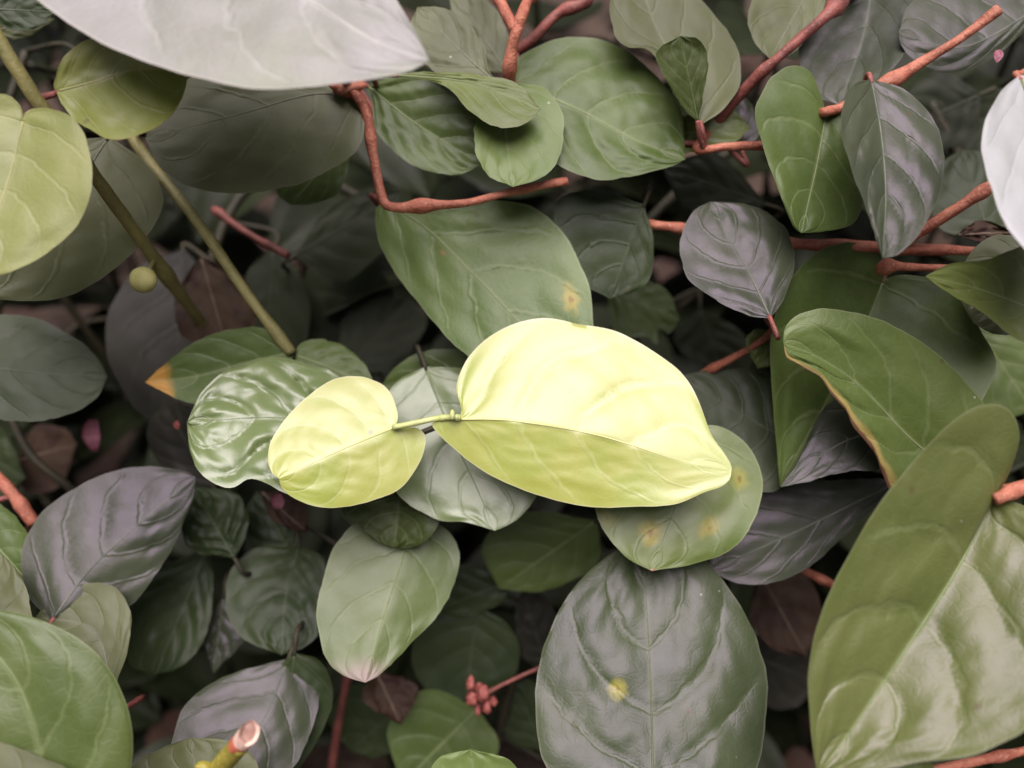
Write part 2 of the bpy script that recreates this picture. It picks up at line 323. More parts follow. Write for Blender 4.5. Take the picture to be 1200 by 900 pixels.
def leaf(parent, base, tip, A, B, mid=(), z=(0, 0), k=(0, 0), mat='mature', amp=0.03, wave=0.07, up=0.2, pucker=0.35, nick=1.4, tipflat=0.0, ampb=1.0, bend=0.0, curl=0.0, res=(44, 26), label=None, pet=None, seed=None, petiole=True, thick=0.018, midrib=True):
    if pet is None: pet = 'maroon_bark' if parent.name.startswith('red') else 'dull_stem'
    rnd = random.Random(seed if seed is not None else int(base[0] * 7 + base[1] * 13 + tip[0] * 3))
    so_ = rnd.random() * 100
    nt_, ns = res
    ts = [i / nt_ for i in range(nt_ + 1)]
    V2 = lambda q: Vector((q[0], q[1], 0))
    cA = resample(catmull([V2(base)] + [V2(q) for q in A] + [V2(tip)]), ts)
    cB = resample(catmull([V2(base)] + [V2(q) for q in B] + [V2(tip)]), ts)
    cM = resample(catmull([V2(base)] + [V2(q) for q in mid] + [V2(tip)]), ts)
    pix_cm = FPX / ((D0 - (z[0] + z[1]) / 200) * 100)
    orient = (V2(tip) - V2(base)).cross(cA[nt_ // 2] - cM[nt_ // 2]).z
    cy_ = (base[1] + tip[1]) / 2
    bm = bmesh.new(); uvl = bm.loops.layers.uv.new('UVMap')
    top = []; bot = []; uvs = {}
    origin = P(base[0], base[1], z[0] + up * (base[1] - cy_) / pix_cm); midpts = []
    half = ns // 2
    for i, t in enumerate(ts):
        rt = []; rb = []
        for j in range(ns + 1):
            s = (j - half) / half; a = abs(s)
            side = cB[i] if s > 0 else cA[i]
            dirs = side - cM[i]
            jit = (1.3 * noise.noise(Vector((t * 9, 5 * (s > 0), so_ + 3))) + 0.8 * noise.noise(Vector((t * 26, 5 * (s > 0), so_ + 7)))) * nick * min(1, 8 * t, 8 * (1 - t))
            q = cM[i].lerp(side, a) + (dirs.normalized() * jit * a * a if dirs.length > 1 else Vector((0, 0, 0)))
            dist = (q - cM[i]).length / pix_cm
            kk = k[1] if s > 0 else k[0]
            if tipflat and t > 0.6: kk = kk * (1 - (t - 0.6) / 0.4) + (-tipflat if s < 0 else tipflat) * (t - 0.6) / 0.4
            zz = z[0] + (z[1] - z[0]) * t + bend * 4 * t * (1 - t) + kk * dist * a / (a + 0.06) + curl * dist * a * a + up * (q.y - cy_) / pix_cm
            pp = (t - VA * a ** 1.25) * NV + 0.2 * noise.noise(Vector((t * 4, s * 2.5, so_)))
            quilt = abs(math.sin(math.pi * pp)) ** 0.55
            wv_ = 1 - 0.85 * max(0, (t - 0.6) / 0.4) if tipflat else 1
            env = wv_ * math.sin(math.pi * min(1, a * 0.93 + 0.07)) ** 0.6 * math.sin(math.pi * min(max(t, 0.0), 1)) ** 0.5
            zz += amp * (ampb if s > 0 else 1.0) * (0.9 + 0.7 * noise.noise(Vector((t * 4.5, s * 2.5, so_ + 31)))) * (quilt - 0.5) * env
            zz += wave * (noise.noise(Vector((t * 3.2, s * 1.6, so_))) + 0.45 * noise.noise(Vector((t * 8, s * 4, so_ + 9)))) * (0.25 + 0.75 * a) * min(1, 6 * t, 6 * (1 - t) + 0.2)
            zz += pucker * amp * noise.noise(Vector((t * 15, s * 8, so_ + 50))) * env
            p = P(q.x, q.y, zz)
            th = thick * (1 - 0.55 * a ** 6)
            p2 = p + F * (th / 100)
            v = bm.verts.new(p - origin); v2 = bm.verts.new(p2 - origin)
            uvs[v] = uvs[v2] = (t, (s + 1) / 2)
            rt.append(v); rb.append(v2)
            if j == half: midpts.append(p)
        top.append(rt); bot.append(rb)
    def face(vs_):
        f = bm.faces.new(vs_); f.smooth = True
        for l in f.loops: l[uvl].uv = uvs[l.vert]
    fl = orient > 0
    for i in range(nt_):
        for j in range(ns):
            q = (top[i][j], top[i][j + 1], top[i + 1][j + 1], top[i + 1][j]); face(q if not fl else q[::-1])
            q = (bot[i][j], bot[i + 1][j], bot[i + 1][j + 1], bot[i][j + 1]); face(q if not fl else q[::-1])
        for j in (0, ns):
            q = (top[i][j], top[i + 1][j], bot[i + 1][j], bot[i][j])
            if j: q = q[::-1]
            face(q if not fl else q[::-1])
    bmesh.ops.remove_doubles(bm, verts=bm.verts, dist=2e-6)
    bmesh.ops.recalc_face_normals(bm, faces=bm.faces)
    crisp(bm)
    me = bpy.data.meshes.new('leaf'); bm.to_mesh(me); bm.free()
    o = link('leaf', me, MATS[mat], parent, origin)
    if label: o['label'] = label
    if midrib:
        L = len(midpts); mp = [m + F * 0.00006 for m in midpts[1:-2]]
        r0 = 0.00030
        mm = tube_mesh('midrib', mp, [r0 * (1 - 0.8 * i / L) for i in range(len(mp))], sides=6, knob=0.05)
        link('midrib', mm, vein_mat(mat), o, mp[0])
    if petiole:
        sp_ = parent_stems.get(parent.name)
        bp_ = midpts[1]
        dir0 = (midpts[0] - midpts[4]).normalized()
        if sp_:
            deep = [q for q in sp_ if (q - bp_).dot(F) > -0.002] or sp_
            tgt = min(deep, key=lambda q: (q - bp_).length)
            if (tgt - bp_).length > 0.022: tgt = bp_ + dir0 * 0.006 + F * 0.012
            ln = (tgt - bp_).length
            c = bp_ + dir0 * min(ln * 0.4, 0.006) + F * 0.001
            pts = catmull([bp_ + F * 0.0002, c, tgt], 6)
            pm = tube_mesh('petiole', pts, [0.0005 + 0.00025 * i / len(pts) for i in range(len(pts))], sides=7, knob=0.08)
            link('petiole', pm, MATS[pet], o, pts[0])
    return o

def blob(parent, name, px, py, z, rpx, mat, stretch=(1, 1, 1), seed=0, rough=0.15, loc_only=False):
    c = P(px, py, z); d = (c - CAM).dot(F); r = rpx / FPX * d
    bm = bmesh.new(); bmesh.ops.create_icosphere(bm, subdivisions=3, radius=1)
    for v in bm.verts:
        v.co *= 1 + rough * noise.noise(v.co * 1.7 + Vector((seed, seed * 2, 0)))
        q = v.co.copy(); v.co = (R * q.x * stretch[0] + U * q.y * stretch[1] - F * q.z * stretch[2]) * r
    me = bpy.data.meshes.new(name); bm.to_mesh(me); bm.free()
    for f in me.polygons: f.use_smooth = True
    return link(name, me, MATS[mat], parent, c)

# ------------------------------------------------------------------ ground
def build_ground():
    k = NT('soil'); tc = k.n('ShaderNodeTexCoord')
    a = k.n('ShaderNodeTexNoise', Scale=40, Detail=8, Roughness=0.7); k.t.links.new(tc.outputs['Object'], a.inputs['Vector'])
    b = k.n('ShaderNodeTexVoronoi', Scale=160); k.t.links.new(tc.outputs['Object'], b.inputs['Vector'])
    col = k.mix(k.step(a.outputs[0], 0.35, 0.7), (0.028, 0.017, 0.012), (0.075, 0.045, 0.03))
    bp = k.n('ShaderNodeBump', Strength=0.9, Distance=0.004); k.t.links.new(k.math('ADD', a.outputs[0], b.outputs['Distance']), bp.inputs['Height'])
    pr = k.n('ShaderNodeBsdfPrincipled', Roughness=0.9); k.t.links.new(col, pr.inputs['Base Color']); k.t.links.new(bp.outputs[0], pr.inputs['Normal'])
    out = k.n('ShaderNodeOutputMaterial'); k.t.links.new(pr.outputs[0], out.inputs[0])
    bm = bmesh.new(); n = 60
    def coord(i): 
        u = (i / n) * 2 - 1
        return math.copysign(abs(u) ** 5 * 2000 + abs(u) * 0.9, u)
    vv = [[bm.verts.new((coord(i), coord(j), 0.012 * noise.noise(Vector((coord(i) * 9, coord(j) * 9, 0))) if abs(coord(i)) < 3 and abs(coord(j)) < 3 else 0)) for j in range(n + 1)] for i in range(n + 1)]
    for i in range(n):
        for j in range(n): bm.faces.new((vv[i][j], vv[i + 1][j], vv[i + 1][j + 1], vv[i][j + 1])).smooth = True
    me = bpy.data.meshes.new('ground'); bm.to_mesh(me); bm.free()
    g = link('ground', me, k.m); g['kind'] = 'structure'
build_ground()

# ------------------------------------------------------------------ the shoots seen in the photograph
def shoot(label, at, name='leafy_shoot', cat='shoot', group=None):
    return thing(name, label, cat, P(*at), group)

# --- bright young shoot in the middle
t = shoot('bright lime young shoot with two pale new leaves spread over older leaves', (505, 520, -6), 'young_shoot')
stem(t, [(463, 500, 0.15), (490, 495, 0.1), (515, 490, 0.05), (537, 489, 0.25)], 3.4, 'lime_stem', nodes=[(0.72, 0.25)], n=9)
stem(t, [(516, 491, 0.0), (520, 500, -1.0), (525, 512, -2.5), (515, 520, -6)], 4.5, 'dull_stem', name='lower_stem', r_end=7)
leaf(t, (536, 491), (857, 553), [(541, 480), (535, 452), (552, 414), (590, 385), (635, 373), (685, 381), (718, 387), (757, 406), (798, 437), (818, 468), (833, 508), (848, 530), (857, 545)],
     [(520, 493), (506, 498), (530, 524), (562, 549), (600, 569), (640, 583), (690, 594), (740, 594), (790, 591), (825, 577), (845, 570), (855, 562)],
     mid=[(600, 493), (700, 510), (790, 538)], z=(0.2, 0.3), k=(-0.36, -0.16), up=0.12, mat='lime', amp=0.115, wave=0.035, bend=0.06, res=(84, 50), label='larger pale new leaf with a creamy sheen on its upper half', pet='lime_stem', tipflat=0.18, nick=0.5, ampb=0.12, pucker=0.1)
leaf(t, (464, 500), (327, 561), [(466, 483), (452, 454), (420, 441), (385, 447), (346, 478), (320, 512), (314, 536), (318, 553)],
     [(478, 501), (492, 503), (499, 516), (490, 545), (465, 575), (420, 591), (380, 595), (345, 584), (330, 571)],
     mid=[(400, 527)], z=(0.2, 0.5), k=(-0.2, -0.38), up=0.33, mat='lime', amp=0.04, wave=0.03, bend=0.08, res=(52, 30), label='smaller pale new leaf with lime green lower half', pet='lime_stem', nick=0.5, ampb=0.4)
blob(t, 'bud', 530, 486, 0.3, 4, 'lime_stem', (0.8, 1.5, 0.7), 3)
leaf(t, (432, 512), (219, 495), [(420, 470), (392, 438), (352, 424), (310, 419), (285, 428), (262, 436), (236, 460)],
     [(418, 560), (380, 586), (335, 578), (312, 566), (292, 562), (270, 572), (241, 560), (223, 530)],
     mid=[(330, 490)], z=(-0.7, -0.5), k=(-0.15, 0.2), up=0.36, mat='crinkled', amp=0.22, wave=0.22, res=(56, 36), label='crinkled grey-green leaf with a wavy margin')
leaf(t, (498, 430), (580, 622), [(462, 450), (441, 495), (450, 550), (476, 588), (512, 609), (546, 612)],
     [(560, 436), (618, 478), (640, 535), (629, 580), (606, 609)], mid=[(530, 510), (560, 575)], z=(-1.9, -1.2), k=(0.1, 0.1), up=0.1, mat='crinkled', amp=0.03, wave=0.12, label='grey-green leaf between the two new leaves')
leaf(t, (640, 500), (447, 452), [(600, 420), (545, 408), (490, 414), (462, 432)], [(600, 520), (520, 520), (465, 480)], mid=[(540, 470)], z=(-2.6, -2.6), k=(0.3, 0), mat='mature')
leaf(t, (805, 498), (764, 669), [(750, 510), (708, 550), (697, 595), (715, 632), (738, 656)], [(850, 502), (884, 534), (893, 577), (880, 616), (855, 645), (812, 661)],
     mid=[(798, 570), (778, 630)], z=(-1.2, -0.5), k=(0.05, 0.0), up=0.05, mat='spotted', amp=0.05, wave=0.08, label='green leaf with yellow spots and a brown tip')
leaf(t, (470, 568), (462, 642), [(425, 575), (400, 596), (408, 612), (424, 622), (440, 634)], [(505, 578), (517, 600), (507, 625), (488, 640)], z=(-1.75, -1.5), k=(0.2, 0.3), mat='deep_green', amp=0.05, wave=0.15, up=0.1)
blob(t, 'scar', 458, 577, -0.95, 4, 'wound', (1, .7, .5), 2)

# --- olive climbing stem at upper left
t = shoot('olive green climbing stem carrying round yellow-green leaves and a pale bud', (240, 385, -4), 'climbing_shoot')
stem(t, [(-30, -10, 2.4), (0, 48, 2.2), (45, 120, 1.7), (112, 208, 0.6), (180, 302, -1.2), (243, 388, -4)], 9.0, 'olive_stem', nodes=[(0.33, 0.5), (0.72, 0.35)], r_end=7)
leaf(t, (28, 138), (-42, 332), [(22, 121), (2, 110), (-40, 120), (-75, 180), (-78, 260), (-62, 315)], [(40, 127), (70, 130), (95, 150), (108, 193), (107, 226), (90, 264), (60, 294), (20, 315), (-15, 326)],
     mid=[(12, 205), (-12, 270)], z=(2.0, 2.3), k=(0.1, 0.08), up=0.12, mat='olive', amp=0.04, wave=0.12, label='heart-shaped yellow-green leaf', pet='olive_stem')
leaf(t, (66, 107), (221, 86), [(63, 98), (76, 65), (110, 45), (150, 52), (190, 66)], [(75, 126), (95, 146), (130, 163), (165, 157), (196, 140), (213, 115)],
     mid=[(110, 96), (165, 80)], z=(1.6, 1.7), k=(0.35, 0.3), up=0.15, mat='yellowing', amp=0.04, wave=0.09, label='small round yellowing leaf', pet='maroon_bark')
leaf(t, (128, 160), (-62, 348), [(70, 170), (10, 220), (-50, 280)], [(172, 192), (191, 238), (166, 284), (112, 330), (50, 352)], mid=[(60, 255)], z=(-1.0, 0.0), k=(0.1, -0.2), up=0.0, mat='grey', amp=0.03)
b = blob(t, 'bud', 168, 328, -0.8, 16, 'pale_bud', (1, 0.97, 0.8), 5, rough=0.06)
b['label'] = 'round pale yellow bud'
stem(t, [(181, 303, -1.2), (177, 312, -0.9), (171, 320, -0.8)], 3, 'olive_stem', name='bud_stalk', n=7)

# --- second olive stem with the orange-tipped leaf
t = shoot('slender olive stem ending in a green leaf with an orange tip', (165, 165, -2.2), 'climbing_shoot')
stem(t, [(140, 130, -2.6), (168, 180, -2.0), (230, 258, -1.6), (290, 345, -1.7), (342, 414, -2.0)], 7.0, 'olive_stem', nodes=[(0.93, 0.25)], r_end=6)
leaf(t, (344, 413), (170, 448), [(338, 400), (312, 385), (270, 386), (230, 400), (195, 425)], [(330, 460), (280, 480), (222, 472), (195, 461)], mid=[(290, 425), (230, 441)],
     z=(-2.0, -2.2), k=(0.3, 0.4), up=0.12, mat='orange_tip', amp=0.03, wave=0.05, label='dark green leaf with an orange tip')
leaf(t, (346, 416), (442, 456), [(352, 403), (372, 397), (400, 404), (426, 425)], [(350, 450), (385, 475), (425, 470)], mid=[(390, 432)], z=(-2.0, -2.1), k=(-0.2, 0.25), mat='mature', amp=0.06)

# --- red twig that carries the big pale leaf
t = shoot('red twig bent sharply sideways under the big pale overhanging leaf', (400, 60, -5), 'red_twig_shoot')
stem(t, [(380, 40, -3.5), (408, 96, -1.0), (428, 130, -0.9), (438, 185, -1.0), (448, 232, -0.9), (462, 243, -0.8), (500, 241, -0.8), (545, 238, -0.8), (578, 230, -0.8), (615, 221, -0.9), (665, 212, -1.0)], 9.0, 'red_bark', nodes=[(0.16, 0.85), (0.70, 0.5), (0.985, 0.3)], r_end=5.0)
nb = blob(t, 'node', 408, 102, -0.85, 15, 'red_bark', (1.25, 0.75, 0.8), 4, rough=0.7)
stem(t, [(408, 98, -1.0), (390, 60, 1.0), (280, -40, 2.6), (150, -135, 3.0)], 6, 'red_bark', name='side_twig', r_end=5)
leaf(t, (120, -150), (503, 71), [(50, -120), (20, -60), (40, -5), (100, 40), (160, 68), (220, 88), (290, 102), (360, 102), (430, 93), (478, 84)], [(250, -190), (360, -140), (430, -60), (468, 4), (490, 42)],
     mid=[(250, -70), (365, 2), (440, 48)], z=(2.4, 3.2), k=(0.05, 0.0), up=0.3, mat='pale', amp=0.09, wave=0.08, res=(60, 34), label='big pale lavender-white leaf hanging over the others', pet='red_bark')
leaf(t, (428, 118), (170, 162), [(395, 92), (300, 78), (220, 92), (182, 128)], [(424, 165), (398, 193), (350, 215), (280, 227), (220, 218), (185, 191)], mid=[(370, 110), (280, 134)],
     z=(-0.9, -0.6), k=(-0.05, 0.0), up=0.3, mat='grey', amp=0.05, wave=0.1, label='broad dull grey-green leaf')
leaf(t, (452, 238), (672, 445), [(440, 246), (447, 290), (475, 336), (510, 380), (548, 416), (600, 446)], [(520, 237), (572, 235), (620, 241), (652, 264), (676, 300), (692, 342), (694, 395)],
     mid=[(500, 268), (545, 312), (605, 375)], z=(-1.8, -1.3), k=(-0.15, 0.05), up=0.2, mat='spot_green', amp=0.07, wave=0.13, res=(52, 32), label='broad green leaf with a small yellow spot')
leaf(t, (595, 95), (601, 219), [(565, 120), (556, 165), (569, 203)], [(640, 105), (660, 140), (654, 185), (634, 209)], mid=[(592, 150)], z=(-0.9, -0.7), k=(0.1, 0.1), up=0.3, mat='bright', amp=0.05)
leaf(t, (430, 100), (566, 192), [(436, 120), (441, 152), (466, 182), (500, 200), (536, 205)], [(480, 85), (540, 105), (580, 150)], mid=[(480, 140), (530, 172)], z=(-1.6, -1.5), k=(0.15, 0.2), up=0.15, mat='mature', amp=0.09)
leaf(t, (420, 150), (340, 240), [(400, 220), (370, 238)], [(380, 150), (330, 190), (325, 225)], z=(-2.4, -2.6), k=(0, 0), mat='mature')

# --- forked red twig at the top
t = shoot('forked red twig ending above a glossy green leaf', (640, -60, -5), 'red_twig_shoot')
stem(t, [(640, -60, -5), (618, 0, -0.9), (607, 32, -0.5), (600, 55, -0.6), (597, 90, -1.0), (600, 118, -1.8)], 8, 'red_bark', nodes=[(0.6, 0.35)], r_end=9)
stem(t, [(560, -50, -2), (585, 0, -0.8), (604, 36, -0.5)], 7, 'red_bark', name='side_twig', r_end=9)
stem(t, [(720, -40, -3), (685, 2, -2.2), (655, 15, -2.2), (625, 45, -2.3), (606, 60, -2.5)], 7.5, 'maroon_bark', name='side_twig', nodes=[(0.45, 0.5)])
leaf(t, (603, 96), (803, 187), [(605, 70), (635, 52), (665, 43), (700, 46), (728, 57), (762, 82), (797, 128)], [(618, 158), (655, 194), (700, 210), (740, 207), (785, 195)], mid=[(680, 130), (740, 162)],
     z=(-1.2, -1.4), k=(-0.05, 0.12), up=0.35, mat='mature', amp=0.12, wave=0.07, res=(52, 32), label='glossy green leaf with deeply sunk veins')
leaf(t, (462, 88), (634, 128), [(500, 84), (560, 88), (606, 97)], [(520, 100), (550, 130), (582, 148), (612, 147)], mid=[(540, 95), (595, 112)], z=(-0.8, -0.5), k=(0.0, 0.3), up=0.3, mat='olive_green', amp=0.04)
leaf(t, (583, 98), (489, 8), [(545, 96), (505, 80), (480, 40)], [(572, 78), (567, 52), (550, 25), (518, 9)], mid=[(540, 60)], z=(-1.0, -1.3), k=(0.1, -0.05), up=0.15, mat='grey', amp=0.04)
leaf(t, (596, 88), (525, -20), [(570, 80), (535, 35)], [(598, 50), (580, 10), (550, -15)], z=(-2.2, -2.6), k=(0, 0), mat='grey', up=0.1)

# --- maroon diagonal twig at upper right
t = shoot('dark maroon diagonal twig behind a folded pale leaf', (1040, -60, -6), 'red_twig_shoot')
stem(t, [(1040, -60, -5), (985, 2, -0.8), (932, 50, -0.6), (885, 92, -1.0), (835, 148, -2.0)], 8.5, 'maroon_bark', nodes=[(0.45, 0.4), (0.6, 0.5)], r_end=8)
stem(t, [(835, 148, -2.2), (818, 174, -1.2), (850, 172, -1.0), (897, 171, -1.2), (960, 175, -2.0)], 7.2, 'red_bark', name='side_twig', nodes=[(0.28, 0.3)])
leaf(t, (822, 146), (738, -60), [(800, 120), (764, 62), (735, 55), (719, 38), (716, -10)], [(850, 126), (868, 96), (863, 55), (836, 16), (790, -30)], mid=[(798, 85), (768, 30)], z=(-1.4, -1.0), k=(0.25, -0.12), up=0.35, mat='grey', amp=0.03, label='pale grey-green leaf folded round a dark one')
leaf(t, (818, 143), (797, 42), [(797, 122), (772, 78), (772, 58)], [(826, 100), (830, 66), (817, 46)], z=(-0.6, -0.2), k=(0.3, 0.1), mat='deep_green', amp=0.02, up=0)
leaf(t, (1025, -40), (984, 123), [(960, 0), (936, 55), (948, 108), (968, 118)], [(1075, 10), (1060, 62), (1028, 96)], mid=[(1012, 40)], z=(-1.9, -1.6), k=(0, 0.6), up=0.5, mat='violet', amp=0.07, label='leaf with one lavender half and one dark green half')
leaf(t, (965, -40), (902, 69), [(900, -30), (877, 12), (884, 48)], [(968, 0), (945, 45), (922, 66)], z=(-1.5, -1.2), k=(0.1, 0.1), up=0.3, mat='grey', amp=0.03)
leaf(t, (760, 160), (880, 150), [(790, 140), (850, 125)], [(800, 178), (850, 172)], z=(-1.6, -1.8), k=(0, .2), mat='olive_green')
leaf(t, (870, 178), (838, 100), [(835, 160), (826, 125)], [(892, 150), (870, 110)], z=(-2.2, -2.2), k=(0, 0), mat='violet')

# --- orange-red twig at the upper right corner
t = shoot('orange-red twig slanting up to a dry broken end above two upright leaves', (900, 150, -6), 'red_twig_shoot')
stem(t, [(930, 150, -4), (962, 133, -0.6), (985, 126, -0.5), (1040, 97, -0.4), (1085, 70, -0.3), (1130, 42, -0.2), (1170, 11, 0.0)], 8.5, 'red_bark', nodes=[(0.28, 0.35), (0.66, 0.5), (0.985, 0.3)], r_end=6.5)
leaf(t, (968, 133), (939, 273), [(962, 112), (948, 84), (925, 77), (900, 96), (886, 126), (891, 162), (906, 206), (928, 262)], [(985, 134), (1001, 165), (1013, 228), (1000, 261), (968, 271)], mid=[(958, 190)],
     z=(-0.5, 0.0), k=(0.1, -0.05), up=0.05, mat='mature', amp=0.05, wave=0.12, label='upright green leaf with a heart-shaped base')
leaf(t, (1021, 93), (1034, 303), [(1000, 100), (985, 140), (995, 190), (1010, 230), (1025, 275)], [(1058, 104), (1090, 134), (1105, 170), (1103, 220), (1085, 262), (1056, 296)], mid=[(1033, 160), (1038, 230)],
     z=(1.1, 1.3), k=(0.8, 0.02), up=0.5, mat='violet', amp=0.12, wave=0.1, label='leaf with a lavender crinkled half and a green half')
leaf(t, (1225, 5), (1053, 38), [(1180, -25), (1110, -20), (1068, 2)], [(1195, 42), (1150, 75), (1112, 86), (1072, 70), (1056, 52)], mid=[(1130, 55)], z=(-1.2, -1.0), k=(-0.1, -0.25), up=0.3, mat='violet', amp=0.06)

# --- horizontal red branch at the right
t = shoot('long horizontal red branch with forked side twig at the grey-green leaves', (700, 262, -6), 'red_branch_shoot')
stem(t, [(728, 256, -6), (758, 262, -2.2), (800, 268, -1.8), (925, 285, -1.4), (1020, 289, -1.0), (1060, 292, -0.9), (1132, 294, -1.0), (1230, 300, -2.5)], 7.5, 'red_bark', nodes=[(0.6, 0.2), (0.72, 0.35)])
stem(t, [(1048, 292, -0.9), (1100, 258, -0.4), (1162, 217, 0.0), (1220, 170, -0.5)], 8.0, 'red_bark', name='side_twig')
stem(t, [(1030, 318, -0.6), (1042, 312, -0.4), (1065, 313, -0.4), (1115, 316, -0.5), (1200, 330, -1)], 6.5, 'red_bark', name='side_twig', nodes=[(0.06, 0.5)])
stem(t, [(900, 372, -1.3), (907, 386, -1.5), (880, 407, -1.7), (826, 437, -2.6), (770, 470, -5)], 6, 'red_bark', name='side_twig')
leaf(t, (903, 373), (833, 236), [(875, 369), (838, 351), (809, 329), (797, 300), (800, 272), (812, 248)], [(917, 352), (929, 320), (930, 290), (914, 260), (878, 240)], mid=[(878, 320), (852, 275)], z=(-0.5, -0.9), k=(0.05, 0.05), up=0.45, mat='violet', amp=0.06, wave=0.14, label='rounded blue-grey leaf')
leaf(t, (1036, 327), (914, 570), [(1033, 305), (1012, 287), (985, 285), (950, 300), (920, 340), (903, 394), (904, 450), (909, 515)], [(1062, 322), (1110, 335), (1150, 388), (1165, 440), (1110, 520), (1032, 545), (960, 560)],
     mid=[(1015, 380), (975, 460), (935, 530)], z=(-0.9, -1.3), k=(0.22, 0.3), up=0.1, mat='mature', amp=0.03, wave=0.12, res=(52, 32), label='large dark green heart-shaped leaf')
leaf(t, (1125, 560), (918, 402), [(1160, 495), (1128, 443), (1085, 404), (1045, 381), (1008, 367), (965, 362), (935, 369), (920, 384)], [(1060, 590), (1034, 556), (1027, 535), (1014, 516), (1000, 500), (990, 480), (974, 462), (962, 442), (948, 433), (930, 424), (921, 418)],
     mid=[(1068, 515), (1010, 455), (960, 420)], z=(0.0, 0.7), k=(0.10, 0.3), up=-0.02, curl=-0.12, mat='bitten', amp=0.07, wave=0.08, res=(56, 34), label='curved green leaf with a ragged brown eaten margin')
leaf(t, (1062, 498), (915, 571), [(1012, 452), (966, 478), (938, 532)], [(1042, 545), (992, 553), (950, 563)], mid=[(985, 520)], z=(-0.5, -0.7), k=(0.0, 0.1), up=0.3, mat='violet', amp=0.02, wave=0.05, label='purple-grey half of the drooping heart-shaped leaf, added as a separate piece')  # extra blade added for the purple-grey half of the heart-shaped leaf
leaf(t, (1240, 375), (1084, 324), [(1215, 290), (1160, 303), (1112, 310)], [(1200, 400), (1150, 366), (1108, 341)], mid=[(1150, 340)], z=(1.3, 1.5), k=(0.1, 0.2), up=0.25, mat='olive_green', amp=0.04, label='light green leaf pointing inward')
leaf(t, (1215, 300), (1140, 378), [(1185, 276), (1150, 283), (1124, 320), (1126, 350)], [(1230, 350), (1200, 388), (1165, 391)], z=(0.4, 0.2), k=(-0.1, 0.1), mat='grey', amp=0.05)
leaf(t, (1160, 280), (1128, 175), [(1105, 270), (1090, 230), (1105, 190)], [(1190, 260), (1180, 210), (1155, 180)], z=(-2.5, -3), k=(0, 0), mat='slate', up=0)
leaf(t, (908, 390), (888, 432), [(885, 386), (874, 402)], [(918, 405), (910, 425)], z=(-1.6, -1.8), k=(0.2, 0), mat='olive_green', amp=0.02)
leaf(t, (930, 520), (795, 440), [(905, 445), (850, 432)], [(910, 575), (850, 560), (805, 500)], mid=[(860, 480)], z=(-2.0, -2.2), k=(0.0, 0.1), up=0.25, mat='slate', amp=0.04)

# --- big leaf at lower right
t = shoot('red stem with a big green leaf glossy along its lower half', (1260, 545, 1), 'red_twig_shoot')
stem(t, [(1480, 500, -7), (1380, 512, -2.5), (1300, 530, 0.5), (1240, 553, 1.6), (1200, 570, 2.0), (1166, 586, 2.1)], 17, 'red_bark', r_end=9, nodes=[(0.9, 0.15)])
leaf(t, (1163, 588), (958, 908), [(1182, 556), (1195, 510), (1182, 479), (1155, 473), (1120, 490), (1080, 530), (1030, 590), (995, 650), (965, 710), (950, 770), (948, 830), (953, 880)],
     [(1198, 592), (1258, 636), (1278, 735), (1225, 835), (1150, 882), (1080, 893), (1005, 906)], mid=[(1120, 670), (1062, 760), (1005, 845)],
     z=(2.0, 2.6), k=(0.32, 0.5), up=0.1, mat='glossy_olive', amp=0.12, wave=0.07, res=(90, 56), label='big green leaf, lower half glossy and puckered', pet='red_bark')
stem(t, [(1060, 910, 1.6), (1120, 897, 1.6), (1200, 880, 1.4), (1290, 860, 0.6)], 7, 'red_bark', name='side_twig')
leaf(t, (1060, 985), (1075, 884), [(1010, 950), (1018, 900), (1045, 884)], [(1120, 950), (1098, 903)], z=(2.8, 2.9), k=(0, 0), mat='olive_green', amp=0.03)

# --- dusky leaves under it
t = shoot('dusky violet-grey leaf on a rusty twig beneath the yellow-spotted leaf', (1010, 700, -5), 'red_twig_shoot')
stem(t, [(1060, 730, -5), (985, 690, -3.2), (940, 667, -3.0), (900, 640, -3.5)], 6.5, 'red_bark')
leaf(t, (1060, 560), (832, 668), [(990, 562), (930, 566), (870, 575), (835, 620)], [(1030, 590), (988, 630), (945, 666), (900, 684), (860, 682)], mid=[(940, 620)], z=(-1.8, -2.0), k=(0.0, 0.0), up=0.2, mat='violet', amp=0.03, label='dusky violet-grey leaf')

# --- white leaf at right edge
t = shoot('nearly white leaf on a stem beyond the horizontal red branch', (1330, 60, 2), 'pale_shoot')
stem(t, [(1520, 60, -7), (1410, 20, -2.5), (1330, 30, 0.6), (1250, 60, 1.2), (1196, 88, 1.7)], 7, 'red_bark')
leaf(t, (1195, 88), (1275, 345), [(1172, 108), (1155, 143), (1151, 178), (1160, 216), (1180, 264), (1216, 308)], [(1270, 95), (1320, 170), (1325, 270)], mid=[(1235, 200)], z=(2.6, 3.2), k=(0, 0), up=0.3, mat='white', amp=0.03, label='nearly white leaf', pet='red_bark')

# --- large leaf at bottom centre
t = shoot('upright shoot with a large puckered leaf veined like a fishbone', (768, 990, -4), 'leafy_shoot')
stem(t, [(790, 1080, -5), (772, 1010, -1.5), (766, 985, 0.2)], 8, 'red_bark')
leaf(t, (766, 985), (752, 632), [(690, 965), (640, 900), (627, 828), (632, 780), (652, 722), (682, 678), (718, 648)], [(835, 975), (886, 905), (899, 820), (893, 768), (870, 714), (830, 660), (790, 636)],
     mid=[(765, 900), (762, 790), (757, 700)], z=(0.4, -0.8), k=(0.06, 0.02), up=0.26, mat='one_spot', amp=0.13, wave=0.06, curl=-0.10, res=(90, 56), label='large green leaf with a puckered surface and one yellow spot', pet='red_bark')

